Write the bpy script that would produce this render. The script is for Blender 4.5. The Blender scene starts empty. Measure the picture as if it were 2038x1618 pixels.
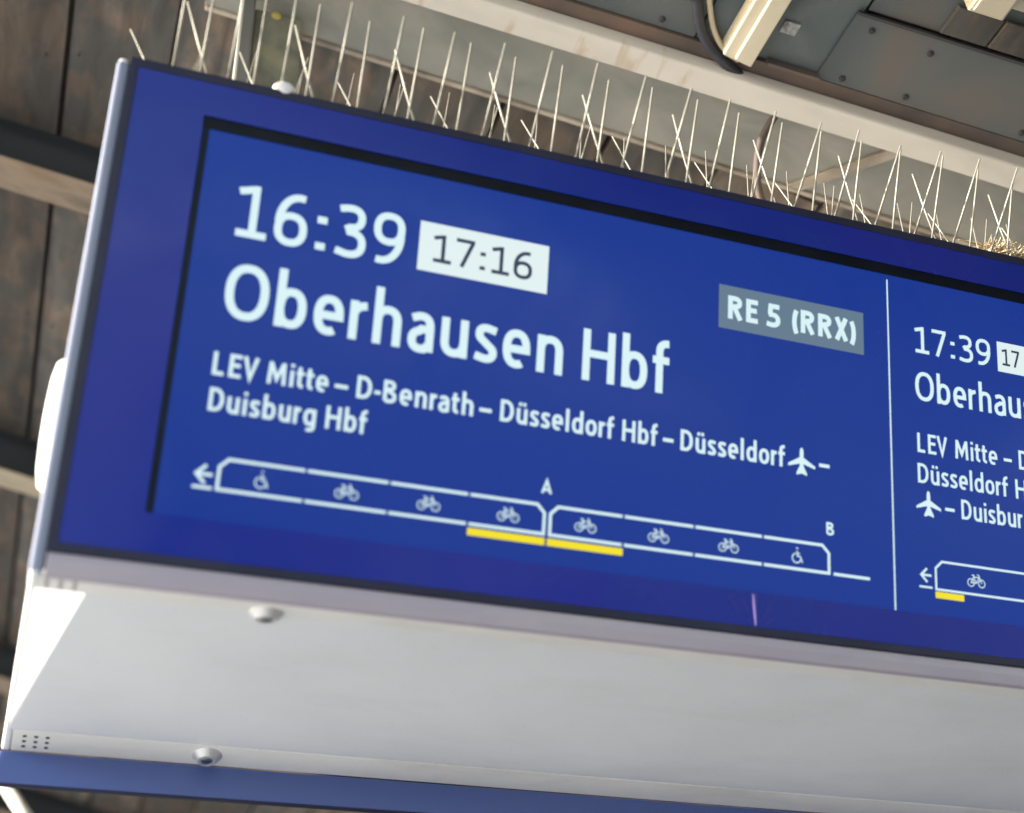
import bpy, bmesh, math, random
from mathutils import Vector, Matrix
random.seed(7)
SC = bpy.context.scene
COL = SC.collection

# ------------------------------------------------------------------ camera, sky, sun, exposure
CAMZ = 1.6
cam_d = bpy.data.cameras.new('camera'); cam = bpy.data.objects.new('camera', cam_d); COL.objects.link(cam)
RX = Vector((0.94325048, -0.32863358, -0.04773368))      # camera right in world
RD = Vector((0.15658172, 0.566897, -0.80877065))         # camera down in world
RF = Vector((0.29284927, 0.75539908, 0.58618387))        # camera forward in world
m = Matrix.Identity(4)
for i in range(3):
    m[i][0] = RX[i]; m[i][1] = -RD[i]; m[i][2] = -RF[i]
m[2][3] = CAMZ
cam.matrix_world = m
cam_d.sensor_width = 36.0; cam_d.lens = 36.0*2673.87/2038.0
cam_d.clip_start = 0.05; cam_d.clip_end = 2000
cam_d.dof.use_dof = True; cam_d.dof.focus_distance = 2.72; cam_d.dof.aperture_fstop = 1.45
SC.camera = cam

EXPO = 2.1
GAIN = 2.0**EXPO
SUN_DIR = Vector((-0.95, 0.10, 0.300)).normalized()    # towards the sun: low, from the left
sun_el = math.asin(SUN_DIR.z); sun_az = math.atan2(SUN_DIR.x, SUN_DIR.y)
world = bpy.data.worlds.new('World'); SC.world = world; world.use_nodes = True
wn = world.node_tree.nodes; wl = world.node_tree.links
sky = wn.new('ShaderNodeTexSky'); sky.sky_type = 'NISHITA'; sky.sun_disc = False
sky.sun_elevation = sun_el; sky.sun_rotation = sun_az
sky.air_density = 1.0; sky.dust_density = 1.5
bg = wn['Background']; wl.new(sky.outputs[0], bg.inputs[0]); bg.inputs[1].default_value = 0.12
sd = bpy.data.lights.new('sun', 'SUN'); sd.energy = 3.6; sd.angle = math.radians(0.5); sd.color = (1.0, 0.93, 0.84)
so = bpy.data.objects.new('sun', sd); COL.objects.link(so)
so.rotation_euler = SUN_DIR.to_track_quat('Z', 'Y').to_euler()
SC.view_settings.view_transform = 'Standard'; SC.view_settings.look = 'None'
SC.view_settings.exposure = EXPO; SC.view_settings.gamma = 1.0
SC.view_settings.use_curve_mapping = False

# ------------------------------------------------------------------ helpers
def tag(o, label=None, cat=None, group=None, kind=None):
    if label: o['label'] = label
    if cat: o['category'] = cat
    if group: o['group'] = group
    if kind: o['kind'] = kind
    return o

def empty(name, loc=(0, 0, 0), rot=(0, 0, 0)):
    o = bpy.data.objects.new(name, None); COL.objects.link(o)
    o.location = loc; o.rotation_euler = rot; o.empty_display_size = 0.1
    return o

def mesh_obj(name, verts, faces, mat, parent=None, smooth=False, bevel=0, seg=2):
    me = bpy.data.meshes.new(name); me.from_pydata([tuple(v) for v in verts], [], faces); me.update()
    bm = bmesh.new(); bm.from_mesh(me); bmesh.ops.recalc_face_normals(bm, faces=bm.faces)
    if bevel:
        es = [e for e in bm.edges if len(e.link_faces) == 2 and e.calc_face_angle(0) > 0.5]
        bmesh.ops.bevel(bm, geom=es, offset=bevel, segments=seg, affect='EDGES', profile=0.5)
    bm.to_mesh(me); bm.free()
    if smooth:
        for p in me.polygons: p.use_smooth = True
    me.materials.append(mat)
    o = bpy.data.objects.new(name, me); COL.objects.link(o)
    if parent: o.parent = parent
    return o

def link(name, me, parent=None):
    o = bpy.data.objects.new(name, me); COL.objects.link(o)
    if parent: o.parent = parent
    return o

BOXF = [(0,1,3,2),(4,6,7,5),(0,4,5,1),(2,3,7,6),(0,2,6,4),(1,5,7,3)]
def box_v(x0, x1, y0, y1, z0, z1):
    return [(x, y, z) for x in (x0, x1) for y in (y0, y1) for z in (z0, z1)]
def box(name, b, mat, parent=None, bevel=0):
    return mesh_obj(name, box_v(*b), BOXF, mat, parent, bevel=bevel)

def prism(name, prof, x0, x1, mat, parent=None, bevel=0, seg=3, smooth=False):
    """profile in (y,z), extruded in x"""
    n = len(prof)
    v = [(x0, p[0], p[1]) for p in prof] + [(x1, p[0], p[1]) for p in prof]
    f = [tuple(range(n)), tuple(range(2*n-1, n-1, -1))] + [(i, (i+1) % n, n+(i+1) % n, n+i) for i in range(n)]
    return mesh_obj(name, v, f, mat, parent, bevel=bevel, seg=seg, smooth=smooth)

def tube_geo(pts, r0, r1=None, n=7):
    r1 = r0 if r1 is None else r1
    pts = [Vector(p) for p in pts]; V = []; F = []
    ref = None
    for i, p in enumerate(pts):
        d = (pts[min(i+1, len(pts)-1)] - pts[max(i-1, 0)]).normalized()
        if ref is None:
            ref = d.cross(Vector((0.31, 0.83, 0.46))).normalized()
        a = (ref - d*ref.dot(d)).normalized(); ref = a; b = d.cross(a)
        r = r0 + (r1-r0)*i/max(1, len(pts)-1)
        for k in range(n):
            t = 2*math.pi*k/n
            V.append(p + a*math.cos(t)*r + b*math.sin(t)*r)
    for i in range(len(pts)-1):
        for k in range(n):
            F.append((i*n+k, i*n+(k+1) % n, (i+1)*n+(k+1) % n, (i+1)*n+k))
    F.append(tuple(range(n))[::-1]); F.append(tuple(range((len(pts)-1)*n, len(pts)*n)))
    return V, F
def tube(name, pts, r, mat, parent=None, r1=None, n=8):
    V, F = tube_geo(pts, r, r1, n)
    return mesh_obj(name, V, F, mat, parent, smooth=True)

def lathe_geo(prof, n=28):
    """(r,z) profile around z, closed with caps"""
    V = []; F = []
    for r, z in prof:
        for k in range(n):
            t = 2*math.pi*k/n; V.append((r*math.cos(t), r*math.sin(t), z))
    for i in range(len(prof)-1):
        for k in range(n):
            F.append((i*n+k, i*n+(k+1) % n, (i+1)*n+(k+1) % n, (i+1)*n+k))
    F.append(tuple(range(n))[::-1]); F.append(tuple(range((len(prof)-1)*n, len(prof)*n)))
    return V, F

def spline(pts, n=8):
    """Catmull-Rom through pts"""
    P = [Vector(p) for p in pts]; P = [P[0]*2-P[1]] + P + [P[-1]*2-P[-2]]
    out = []
    for i in range(1, len(P)-2):
        for k in range(n):
            t = k/n
            out.append(0.5*((2*P[i]) + (P[i+1]-P[i-1])*t + (2*P[i-1]-5*P[i]+4*P[i+1]-P[i+2])*t*t + (3*P[i]-P[i-1]-3*P[i+1]+P[i+2])*t**3))
    out.append(P[-2]); return out

# ------------------------------------------------------------------ materials
def new_mat(name):
    mt = bpy.data.materials.new(name); mt.use_nodes = True
    return mt, mt.node_tree.nodes, mt.node_tree.links, mt.node_tree.nodes['Principled BSDF']

def ramp(n, stops):
    r = n.new('ShaderNodeValToRGB')
    while len(r.color_ramp.elements) < len(stops): r.color_ramp.elements.new(0.5)
    for e, (p, c) in zip(r.color_ramp.elements, stops):
        e.position = p; e.color = (*c, 1) if len(c) == 3 else c
    return r

def noisy(name, stops, scale=(1, 1, 1), nscale=5.0, rough=0.6, bump=0.0, metallic=0.0, detail=6.0, rr=0.0, spec=0.5, fine=0.0, distortion=0.0):
    mt, n, l, b = new_mat(name)
    tc = n.new('ShaderNodeTexCoord'); mp = n.new('ShaderNodeMapping'); mp.inputs['Scale'].default_value = scale
    l.new(tc.outputs['Object'], mp.inputs[0])
    nz = n.new('ShaderNodeTexNoise'); nz.inputs['Scale'].default_value = nscale; nz.inputs['Detail'].default_value = detail
    nz.inputs['Distortion'].default_value = distortion
    l.new(mp.outputs[0], nz.inputs['Vector'])
    r = ramp(n, stops); l.new(nz.outputs[0], r.inputs[0]); l.new(r.outputs[0], b.inputs['Base Color'])
    b.inputs['Roughness'].default_value = rough; b.inputs['Metallic'].default_value = metallic
    b.inputs['Specular IOR Level'].default_value = spec
    if rr:
        mr = n.new('ShaderNodeMapRange'); mr.inputs['To Min'].default_value = rough-rr; mr.inputs['To Max'].default_value = rough+rr
        l.new(nz.outputs[0], mr.inputs[0]); l.new(mr.outputs[0], b.inputs['Roughness'])
    if bump:
        bp = n.new('ShaderNodeBump'); bp.inputs['Strength'].default_value = bump; bp.inputs['Distance'].default_value = 0.004
        l.new(nz.outputs[0], bp.inputs['Height']); l.new(bp.outputs[0], b.inputs['Normal'])
    return mt

def wood_mat():
    mt, n, l, b = new_mat('weathered_planks')
    tc = n.new('ShaderNodeTexCoord'); oi = n.new('ShaderNodeObjectInfo')
    off = n.new('ShaderNodeVectorMath'); off.operation = 'MULTIPLY_ADD'
    cmb = n.new('ShaderNodeCombineXYZ')
    for k in range(3): l.new(oi.outputs['Random'], cmb.inputs[k])
    off.inputs[1].default_value = (40, 40, 40); l.new(cmb.outputs[0], off.inputs[0]); l.new(tc.outputs['Object'], off.inputs[2])
    m1 = n.new('ShaderNodeMapping'); m1.inputs['Scale'].default_value = (6, 1.3, 6); l.new(off.outputs[0], m1.inputs[0])
    gr = n.new('ShaderNodeTexNoise'); gr.inputs['Scale'].default_value = 3.2; gr.inputs['Detail'].default_value = 9; gr.inputs['Distortion'].default_value = 0.6
    l.new(m1.outputs[0], gr.inputs['Vector'])
    m2 = n.new('ShaderNodeMapping'); m2.inputs['Scale'].default_value = (1.7, 1.2, 1.7); l.new(off.outputs[0], m2.inputs[0])
    pa = n.new('ShaderNodeTexNoise'); pa.inputs['Scale'].default_value = 4.5; pa.inputs['Detail'].default_value = 5; pa.inputs['Roughness'].default_value = 0.6
    l.new(m2.outputs[0], pa.inputs['Vector'])
    # worn old paint (dark grey-brown) over orange-brown wood
    r1 = ramp(n, [(0.25, (0.055, 0.042, 0.033)), (0.55, (0.115, 0.088, 0.068)), (0.8, (0.19, 0.148, 0.113))])
    l.new(gr.outputs[0], r1.inputs[0])
    r2 = ramp(n, [(0.3, (0.040, 0.040, 0.039)), (0.7, (0.088, 0.084, 0.077))]); l.new(gr.outputs[0], r2.inputs[0])
    rm = ramp(n, [(0.45, (0, 0, 0)), (0.56, (1, 1, 1))]); l.new(pa.outputs[0], rm.inputs[0])
    mx = n.new('ShaderNodeMix'); mx.data_type = 'RGBA'
    l.new(rm.outputs[0], mx.inputs[0]); l.new(r2.outputs[0], mx.inputs[6]); l.new(r1.outputs[0], mx.inputs[7])
    hv = n.new('ShaderNodeHueSaturation'); mr = n.new('ShaderNodeMapRange')
    mr.inputs['To Min'].default_value = 0.5; mr.inputs['To Max'].default_value = 1.35
    l.new(oi.outputs['Random'], mr.inputs[0]); l.new(mr.outputs[0], hv.inputs['Value']); l.new(mx.outputs[2], hv.inputs['Color'])
    l.new(hv.outputs[0], b.inputs['Base Color']); b.inputs['Roughness'].default_value = 0.85
    bp = n.new('ShaderNodeBump'); bp.inputs['Strength'].default_value = 0.5; bp.inputs['Distance'].default_value = 0.006
    l.new(gr.outputs[0], bp.inputs['Height']); l.new(bp.outputs[0], b.inputs['Normal'])
    return mt

def srgb(r, g, b):
    f = lambda c: (c/255/12.92) if c/255 <= 0.04045 else ((c/255+0.055)/1.055)**2.4
    return (f(r), f(g), f(b))

def emis(name, rgb, base=(0.01, 0.01, 0.012), rough=0.22, k=1.0, spec=0.16):
    mt, n, l, b = new_mat(name)
    b.inputs['Base Color'].default_value = (*base, 1); b.inputs['Roughness'].default_value = rough
    b.inputs['Specular IOR Level'].default_value = spec
    c = srgb(*rgb)
    b.inputs['Emission Color'].default_value = (*c, 1); b.inputs['Emission Strength'].default_value = k/GAIN
    return mt

M_WOOD = wood_mat()
M_WHITE = noisy('white_powder_coat', [(0.3, (0.79, 0.81, 0.815)), (0.7, (0.85, 0.865, 0.87))], nscale=3.5, rough=0.36, bump=0.0, rr=0.06)
def grime(mt, amt=0.12, sc=(1.2, 3.0, 3.0)):
    n = mt.node_tree.nodes; l = mt.node_tree.links; b = n['Principled BSDF']
    base = b.inputs['Base Color'].links[0].from_socket
    tc = n.new('ShaderNodeTexCoord'); mp = n.new('ShaderNodeMapping'); mp.inputs['Scale'].default_value = sc; l.new(tc.outputs['Object'], mp.inputs[0])
    nz = n.new('ShaderNodeTexNoise'); nz.inputs['Scale'].default_value = 1.6; nz.inputs['Detail'].default_value = 14; nz.inputs['Roughness'].default_value = 0.68; nz.inputs['Distortion'].default_value = 0.4
    l.new(mp.outputs[0], nz.inputs['Vector'])
    r = ramp(n, [(0.48, (0, 0, 0)), (0.75, (amt*4, amt*4, amt*4))]); l.new(nz.outputs[0], r.inputs[0])
    sp = n.new('ShaderNodeTexNoise'); sp.inputs['Scale'].default_value = 160; sp.inputs['Detail'].default_value = 2; l.new(tc.outputs['Object'], sp.inputs['Vector'])
    r2 = ramp(n, [(0.70, (0, 0, 0)), (0.76, (0.5, 0.5, 0.5))]); l.new(sp.outputs[0], r2.inputs[0])
    ad = n.new('ShaderNodeMath'); ad.operation = 'ADD'; ad.use_clamp = True; l.new(r.outputs[0], ad.inputs[0]); l.new(r2.outputs[0], ad.inputs[1])
    mx = n.new('ShaderNodeMix'); mx.data_type = 'RGBA'; l.new(ad.outputs[0], mx.inputs[0]); l.new(base, mx.inputs[6])
    mx.inputs[7].default_value = (0.52, 0.49, 0.44, 1); l.new(mx.outputs[2], b.inputs['Base Color'])
grime(M_WHITE, 0.055)
M_LIP = noisy('satin_aluminium_lip', [(0.3, (0.34, 0.305, 0.36)), (0.7, (0.39, 0.35, 0.405))], scale=(0.4, 3, 3), nscale=4, rough=0.42, rr=0.05)
M_STRIP = noisy('cream_edge_strip', [(0.3, (0.85, 0.83, 0.77)), (0.7, (0.90, 0.88, 0.83))], nscale=4, rough=0.4)
grime(M_LIP, 0.08); grime(M_STRIP, 0.12)
M_BEZEL = noisy('blue_printed_glass', [(0.3, (0.010, 0.030, 0.270)), (0.7, (0.019, 0.027, 0.285))], nscale=2.2, rough=0.12, spec=0.28)
M_GASKET = noisy('dark_slate_rim', [(0.3, (0.018, 0.020, 0.042)), (0.7, (0.028, 0.030, 0.060))], nscale=8, rough=0.35, spec=0.25)
M_BLACK = noisy('black_screen_border', [(0.3, (0.004, 0.006, 0.010)), (0.7, (0.007, 0.010, 0.017))], nscale=12, rough=0.3, spec=0.12)
M_SIDEBLACK = noisy('dark_side_border', [(0.3, (0.006, 0.011, 0.022)), (0.7, (0.010, 0.016, 0.030))], nscale=12, rough=0.3, spec=0.12)
M_TRIM = noisy('blue_grey_anodised_trim', [(0.3, (0.20, 0.23, 0.32)), (0.7, (0.23, 0.26, 0.36))], scale=(4, 4, 0.5), nscale=4, rough=0.45)
M_HOLE = noisy('vent_hole_dark', [(0.3, (0.03, 0.03, 0.03)), (0.7, (0.05, 0.05, 0.048))], nscale=12, rough=0.8)
M_STEEL = noisy('lock_steel', [(0.3, (0.68, 0.68, 0.66)), (0.7, (0.80, 0.80, 0.77))], nscale=30, rough=0.38, metallic=0.6)
M_STEEL2 = noisy('lock_core_steel', [(0.3, (0.30, 0.30, 0.31)), (0.7, (0.42, 0.42, 0.42))], nscale=30, rough=0.35, metallic=1.0)
M_REARBLUE = noisy('matt_blue_paint', [(0.3, (0.070, 0.112, 0.32)), (0.7, (0.078, 0.122, 0.34))], nscale=2, rough=0.5)
M_WIRE = noisy('spike_wire_steel', [(0.3, (0.28, 0.275, 0.235)), (0.7, (0.40, 0.39, 0.335))], nscale=20, rough=0.5, metallic=0.25)
M_PLASTIC = noisy('spike_base_plastic', [(0.3, (0.42, 0.42, 0.46)), (0.7, (0.55, 0.55, 0.58))], nscale=20, rough=0.4)
M_PURLIN = noisy('dark_painted_steel', [(0.3, (0.012, 0.016, 0.020)), (0.62, (0.018, 0.023, 0.029)), (0.78, (0.030, 0.026, 0.023))], scale=(1, 1, 1), nscale=3, rough=0.8, spec=0.15)
M_FLANGE = noisy('rusty_brown_flange', [(0.3, (0.115, 0.090, 0.066)), (0.5, (0.20, 0.155, 0.11)), (0.7, (0.15, 0.105, 0.07))], scale=(1, 5, 5), nscale=3, rough=0.75, bump=0.4, detail=8)
M_FLANGE2 = noisy('cream_brown_flange', [(0.3, (0.26, 0.22, 0.155)), (0.6, (0.36, 0.31, 0.225))], scale=(1, 5, 5), nscale=3, rough=0.7, bump=0.3)
M_SHEET = noisy('grey_painted_sheet', [(0.25, (0.030, 0.042, 0.047)), (0.45, (0.055, 0.067, 0.072)), (0.60, (0.078, 0.086, 0.088)), (0.74, (0.105, 0.088, 0.076))], nscale=2.3, rough=0.6, detail=10, bump=0.06, distortion=0.5)
M_SHEET2 = noisy('dark_teal_sheet', [(0.3, (0.045, 0.066, 0.072)), (0.55, (0.085, 0.100, 0.100)), (0.7, (0.15, 0.15, 0.135))], nscale=5, rough=0.6, detail=10, distortion=1.0)
M_BAND = noisy('grey_green_plate', [(0.3, (0.135, 0.14, 0.127)), (0.5, (0.185, 0.187, 0.168)), (0.64, (0.225, 0.222, 0.198)), (0.76, (0.33, 0.31, 0.265))], scale=(1, 1.6, 1), nscale=4.0, rough=0.65, detail=11, bump=0.1, distortion=0.8)
M_BANDEDGE = noisy('plate_edge_cream', [(0.35, (0.16, 0.13, 0.105)), (0.55, (0.30, 0.26, 0.21)), (0.75, (0.40, 0.36, 0.30))], nscale=9, rough=0.7, detail=8)
M_RUST = noisy('rusty_strip', [(0.3, (0.050, 0.042, 0.040)), (0.55, (0.10, 0.075, 0.062)), (0.75, (0.15, 0.10, 0.075))], nscale=6, rough=0.8, detail=8)
def batten_mat():
    mt = noisy('cream_batten_paint', [(0.25, (0.41, 0.39, 0.35)), (0.5, (0.475, 0.455, 0.41)), (0.7, (0.50, 0.48, 0.435))], scale=(1, 2, 2), nscale=5, rough=0.55, detail=8)
    n = mt.node_tree.nodes; l = mt.node_tree.links; b = n['Principled BSDF']
    base = b.inputs['Base Color'].links[0].from_socket
    tc = n.new('ShaderNodeTexCoord'); mp = n.new('ShaderNodeMapping'); mp.inputs['Scale'].default_value = (3.2, 0.6, 1); l.new(tc.outputs['Object'], mp.inputs[0])
    nz = n.new('ShaderNodeTexNoise'); nz.inputs['Scale'].default_value = 4; nz.inputs['Detail'].default_value = 12; nz.inputs['Distortion'].default_value = 1.4; l.new(mp.outputs[0], nz.inputs['Vector'])
    r = ramp(n, [(0.60, (0, 0, 0)), (0.70, (0.75, 0.75, 0.75))]); l.new(nz.outputs[0], r.inputs[0])
    mx = n.new('ShaderNodeMix'); mx.data_type = 'RGBA'; l.new(r.outputs[0], mx.inputs[0]); l.new(base, mx.inputs[6])
    mx.inputs[7].default_value = (0.34, 0.25, 0.16, 1); l.new(mx.outputs[2], b.inputs['Base Color'])
    return mt
M_BATTEN = batten_mat()
M_DUCT = noisy('cream_duct_plastic', [(0.3, (0.46, 0.42, 0.32)), (0.7, (0.52, 0.475, 0.37))], nscale=6, rough=0.75, spec=0.2)
M_CABLE = noisy('black_rubber', [(0.3, (0.012, 0.014, 0.02)), (0.7, (0.022, 0.024, 0.034))], nscale=20, rough=0.5)
M_CABLE2 = noisy('beige_cable', [(0.3, (0.44, 0.36, 0.24)), (0.7, (0.52, 0.43, 0.30))], nscale=20, rough=0.5)
M_RIVET = noisy('dark_bolt', [(0.3, (0.018, 0.020, 0.023)), (0.7, (0.03, 0.03, 0.034))], nscale=20, rough=0.6)
M_MOSS = noisy('mossy_galvanised', [(0.28, (0.085, 0.090, 0.066)), (0.45, (0.17, 0.17, 0.125)), (0.58, (0.24, 0.235, 0.17)), (0.75, (0.32, 0.30, 0.18))], scale=(1, 1, 0.7), nscale=13, rough=0.85, bump=0.6, detail=10)
M_WHITEBIT = noisy('white_dropping', [(0.3, (0.78, 0.77, 0.74)), (0.7, (0.85, 0.84, 0.82))], nscale=30, rough=0.7)
M_STRAW = noisy('straw', [(0.3, (0.30, 0.22, 0.12)), (0.7, (0.62, 0.52, 0.34))], nscale=40, rough=0.7)
M_CONCRETE = noisy('platform_paving', [(0.3, (0.47, 0.48, 0.485)), (0.7, (0.55, 0.56, 0.565))], nscale=0.8, rough=0.85, detail=10)
M_EARTH = noisy('pale_open_ground', [(0.3, (0.20, 0.20, 0.19)), (0.7, (0.27, 0.27, 0.26))], nscale=0.3, rough=0.9, detail=8)
M_BALLAST = noisy('dark_ballast', [(0.3, (0.035, 0.032, 0.030)), (0.7, (0.10, 0.09, 0.085))], nscale=14, rough=0.95, detail=8, bump=0.8)
M_GLINT = emis('lilac_painted_glint', (186, 160, 236), rough=0.3)  # core of the painted bezel glint, glows in place of a reflection
M_GLINT2 = noisy('faint_painted_glint', [(0.3, (0.045, 0.038, 0.25)), (0.7, (0.060, 0.046, 0.28))], nscale=30, rough=0.3)  # dim purple streaks of the same painted glint
M_TAG = noisy('pale_label', [(0.40, (0.12, 0.12, 0.12)), (0.52, (0.30, 0.30, 0.29)), (0.7, (0.34, 0.34, 0.33))], nscale=45, rough=0.6)
M_YELLOWBIT = noisy('yellow_lichen', [(0.3, (0.45, 0.36, 0.10)), (0.7, (0.55, 0.45, 0.14))], nscale=30, rough=0.8)

M_LCD = emis('lcd_blue', (16, 51, 142), base=(0.008, 0.010, 0.014), rough=0.18)
def smudge(mt, lo, hi):
    n = mt.node_tree.nodes; l = mt.node_tree.links; b = n['Principled BSDF']
    tc = n.new('ShaderNodeTexCoord'); nz = n.new('ShaderNodeTexNoise'); nz.inputs['Scale'].default_value = 3.0; nz.inputs['Detail'].default_value = 8; nz.inputs['Distortion'].default_value = 0.8
    l.new(tc.outputs['Object'], nz.inputs['Vector']); mr = n.new('ShaderNodeMapRange'); mr.inputs['From Min'].default_value = 0.3; mr.inputs['From Max'].default_value = 0.7
    mr.inputs['To Min'].default_value = lo; mr.inputs['To Max'].default_value = hi; l.new(nz.outputs[0], mr.inputs[0]); l.new(mr.outputs[0], b.inputs['Roughness'])
smudge(M_LCD, 0.08, 0.40); smudge(M_BEZEL, 0.06, 0.35)
M_INK = emis('lcd_white', (216, 242, 247), rough=0.2)
M_BOX = emis('lcd_white_field', (224, 240, 240), rough=0.2)
M_GREYF = emis('lcd_grey_field', (100, 122, 142), rough=0.2)
M_DARKINK = emis('lcd_dark_digits', (44, 58, 84), rough=0.2)
M_YEL = emis('lcd_yellow', (244, 226, 34), rough=0.2)

# ------------------------------------------------------------------ ground
def slab(name, x0, x1, y0, y1, z0, z1, mat):
    box(name, (x0, x1, y0, y1, z0, z1), mat)['kind'] = 'structure'
# the platform underfoot, the track bed to its right, and the open ground beyond
mesh_obj('ground', [(-400, -400, -0.9), (400, -400, -0.9), (400, 400, -0.9), (-400, 400, -0.9)], [(0, 1, 2, 3)], M_EARTH)['kind'] = 'structure'
slab('platform', -12.0, -0.41, -60, 60, -0.88, 0.0, M_CONCRETE)  # unseen paving, kept bright to lift the underside's left end
slab('added_dark_band', -0.40, 0.90, -60, 60, -0.88, 0.0, M_EARTH)  # unseen dark band, added to grade bounce light on the housing underside
slab('track_bed', 0.91, 18.0, -60, 60, -0.88, -0.55, M_BALLAST)  # unseen; dark ballast brought close to dim the underside towards the right

# ------------------------------------------------------------------ canopy roof (slopes down to the right, slightly skewed purlins)
SL = -0.301; SK = -0.1542
def R(x, yp, h): return Vector((x, yp+SK*x, CAMZ+h+SL*x))
def rbox(name, x0, x1, y0, y1, h0, h1, mat, parent, skew=True, bevel=0, origin=None):
    V = []
    for x in (x0, x1):
        for y in (y0, y1):
            for h in (h0, h1):
                V.append(R(x, y, h) if skew else Vector((x, y, CAMZ+h+SL*x)))
    o = mesh_obj(name, V, BOXF, mat, parent, bevel=bevel)
    return o

canopy = empty('platform_canopy', (0, 6, 1.6+2.8))
tag(canopy, 'old timber and steel platform canopy roof above and behind the blue display', 'canopy')
def cadopt(o):
    o.parent = canopy; o.matrix_parent_inverse = Matrix.Translation(-Vector(canopy.location))
    return o
# planks run away from the camera along y
gaps = [-0.213 + 0.262*k for k in range(-12, 15)]
for i in range(len(gaps)-1):
    g0, g1 = gaps[i], gaps[i+1]
    y = -3.0 + random.uniform(0, 1.0); 
    while y < 17:
        L = random.choice((3.4, 4.2, 5.0))
        dz = random.uniform(-0.007, 0.006)
        cadopt(rbox('plank', g0+0.006, g1-0.006, y+0.004, y+L-0.004, 2.80+dz, 2.835+dz, M_WOOD, None, skew=False, bevel=0.003))
        y += L
nv, nf = lathe_geo([(0.0055, 0.0), (0.0050, -0.0012), (0.002, -0.0018)], 8)
nail_me = bpy.data.meshes.new('nail_head'); nail_me.from_pydata(nv, [], nf); nail_me.materials.append(M_RIVET)
for gx in gaps[8:17]:
    for yy in (2.52, 3.05, 3.62, 4.12, 4.58, 5.2, 5.8):
        for off in (0.035, 0.215):
            x = gx+off+random.uniform(-.012, .012); y = yy+random.uniform(-.03, .03)
            o = link('nail_head', nail_me); o.location = (x, y, CAMZ+2.7925+SL*x); cadopt(o)
# felt covering above the boards keeps the daylight out of the joints
cadopt(rbox('roofing_felt', -3.4, 3.6, -3.1, 17.2, 2.845, 2.86, M_RUST, None, skew=False))
# I-section purlins
def purlin(yc, flange_w, hb, ht, mweb, mfl):
    w = cadopt(rbox('purlin_web', -3.3, 3.5, yc-0.009, yc+0.009, hb+0.014, ht, mweb, None))
    cadopt(rbox('purlin_flange', -3.3, 3.5, yc-flange_w/2, yc+flange_w/2, hb, hb+0.013, mfl, None, bevel=0.004))
purlin(2.785, 0.115, 2.60, 2.795, M_PURLIN, M_FLANGE)
purlin(4.315, 0.105, 2.60, 2.795, M_PURLIN, M_FLANGE2)
purlin(6.06, 0.15, 2.60, 2.795, M_PURLIN, M_FLANGE)
purlin(7.75, 0.13, 2.60, 2.795, M_PURLIN, M_FLANGE)
purlin(9.5, 0.13, 2.60, 2.795, M_PURLIN, M_FLANGE2)
purlin(11.3, 0.13, 2.60, 2.795, M_PURLIN, M_FLANGE)
purlin(0.1, 0.13, 2.60, 2.795, M_PURLIN, M_FLANGE)
# grey-green plate behind the cream batten, with its pale worn edge
cadopt(rbox('steel_plate', -0.02+0.12, 3.4, 1.95, 2.172, 2.770, 2.792, M_BAND, None, bevel=0.002))
cadopt(rbox('plate_edge', 0.10, 3.4, 2.173, 2.185, 2.762, 2.792, M_BANDEDGE, None, bevel=0.003))
# rusty packer above the batten and the painted sheets in front of it
cadopt(rbox('packing_strip', 0.1, 3.4, 1.855, 1.948, 2.757, 2.775, M_RUST, None))
# cream batten
cadopt(rbox('cream_batten', 0.1, 3.4, 1.888, 1.953, 2.712, 2.7555, M_BATTEN, None, bevel=0.004))

def sheet(x0, x1, y0, y1, h, mat):
    return cadopt(rbox('metal_sheet', x0, x1, y0, y1, h, h+0.006, mat, None, bevel=0.0015))
# sheets under the boards (y here is the skewed coordinate)
sheet(0.30, 1.14, 0.2, 1.852, 2.764, M_SHEET)
sheet(1.145, 1.425, 0.2, 1.852, 2.768, M_SHEET2)
sheet(1.41, 2.9, 1.668, 1.854, 2.758, M_SHEET)
sheet(1.43, 3.2, 0.3, 1.662, 2.766, M_SHEET)
# bolts through the front sheet
bv, bf = lathe_geo([(0.0075, 0.0), (0.0075, -0.003), (0.004, -0.005)], 10)
bolt_me = bpy.data.meshes.new('bolt'); bolt_me.from_pydata(bv, [], bf); bolt_me.materials.append(M_RIVET)
for x, yp in ((1.586, 1.711), (1.599, 1.832), (1.856, 1.832), (1.845, 1.712), (2.11, 1.832), (2.10, 1.712), (1.46, 1.835), (1.455, 1.70), (0.52, 1.80), (0.80, 1.81), (1.06, 1.83)):
    o = link('bolt', bolt_me); o.location = R(x, yp, 2.757 if x > 1.4 else 2.763); cadopt(o)
# dark rust hollow left of the front sheet
cadopt(rbox('rust_patch', 1.30, 1.415, 1.845, 1.8535, 2.745, 2.764, M_RUST, None))
# patch of bare boards showing at the top right
for k in range(3):
    cadopt(rbox('plank', 1.575+0.1*k, 1.67+0.1*k, 1.585, 1.655, 2.752, 2.763, M_WOOD, None, skew=True, bevel=0.002))
# seam ridges on the sheets
cadopt(rbox('seam', 1.41, 2.9, 1.664, 1.671, 2.752, 2.760, M_RIVET, None))
# flat pale brace painted on the plate
V = [R(1.50, 2.17, 2.768), R(1.535, 2.17, 2.768), R(1.70, 1.96, 2.768), R(1.665, 1.96, 2.768)]
V += [v+Vector((0, 0, -0.006)) for v in V]
cadopt(mesh_obj('brace', V, [(0,1,2,3), (7,6,5,4), (0,4,5,1), (1,5,6,2), (2,6,7,3), (3,7,4,0)], M_BANDEDGE))

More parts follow.
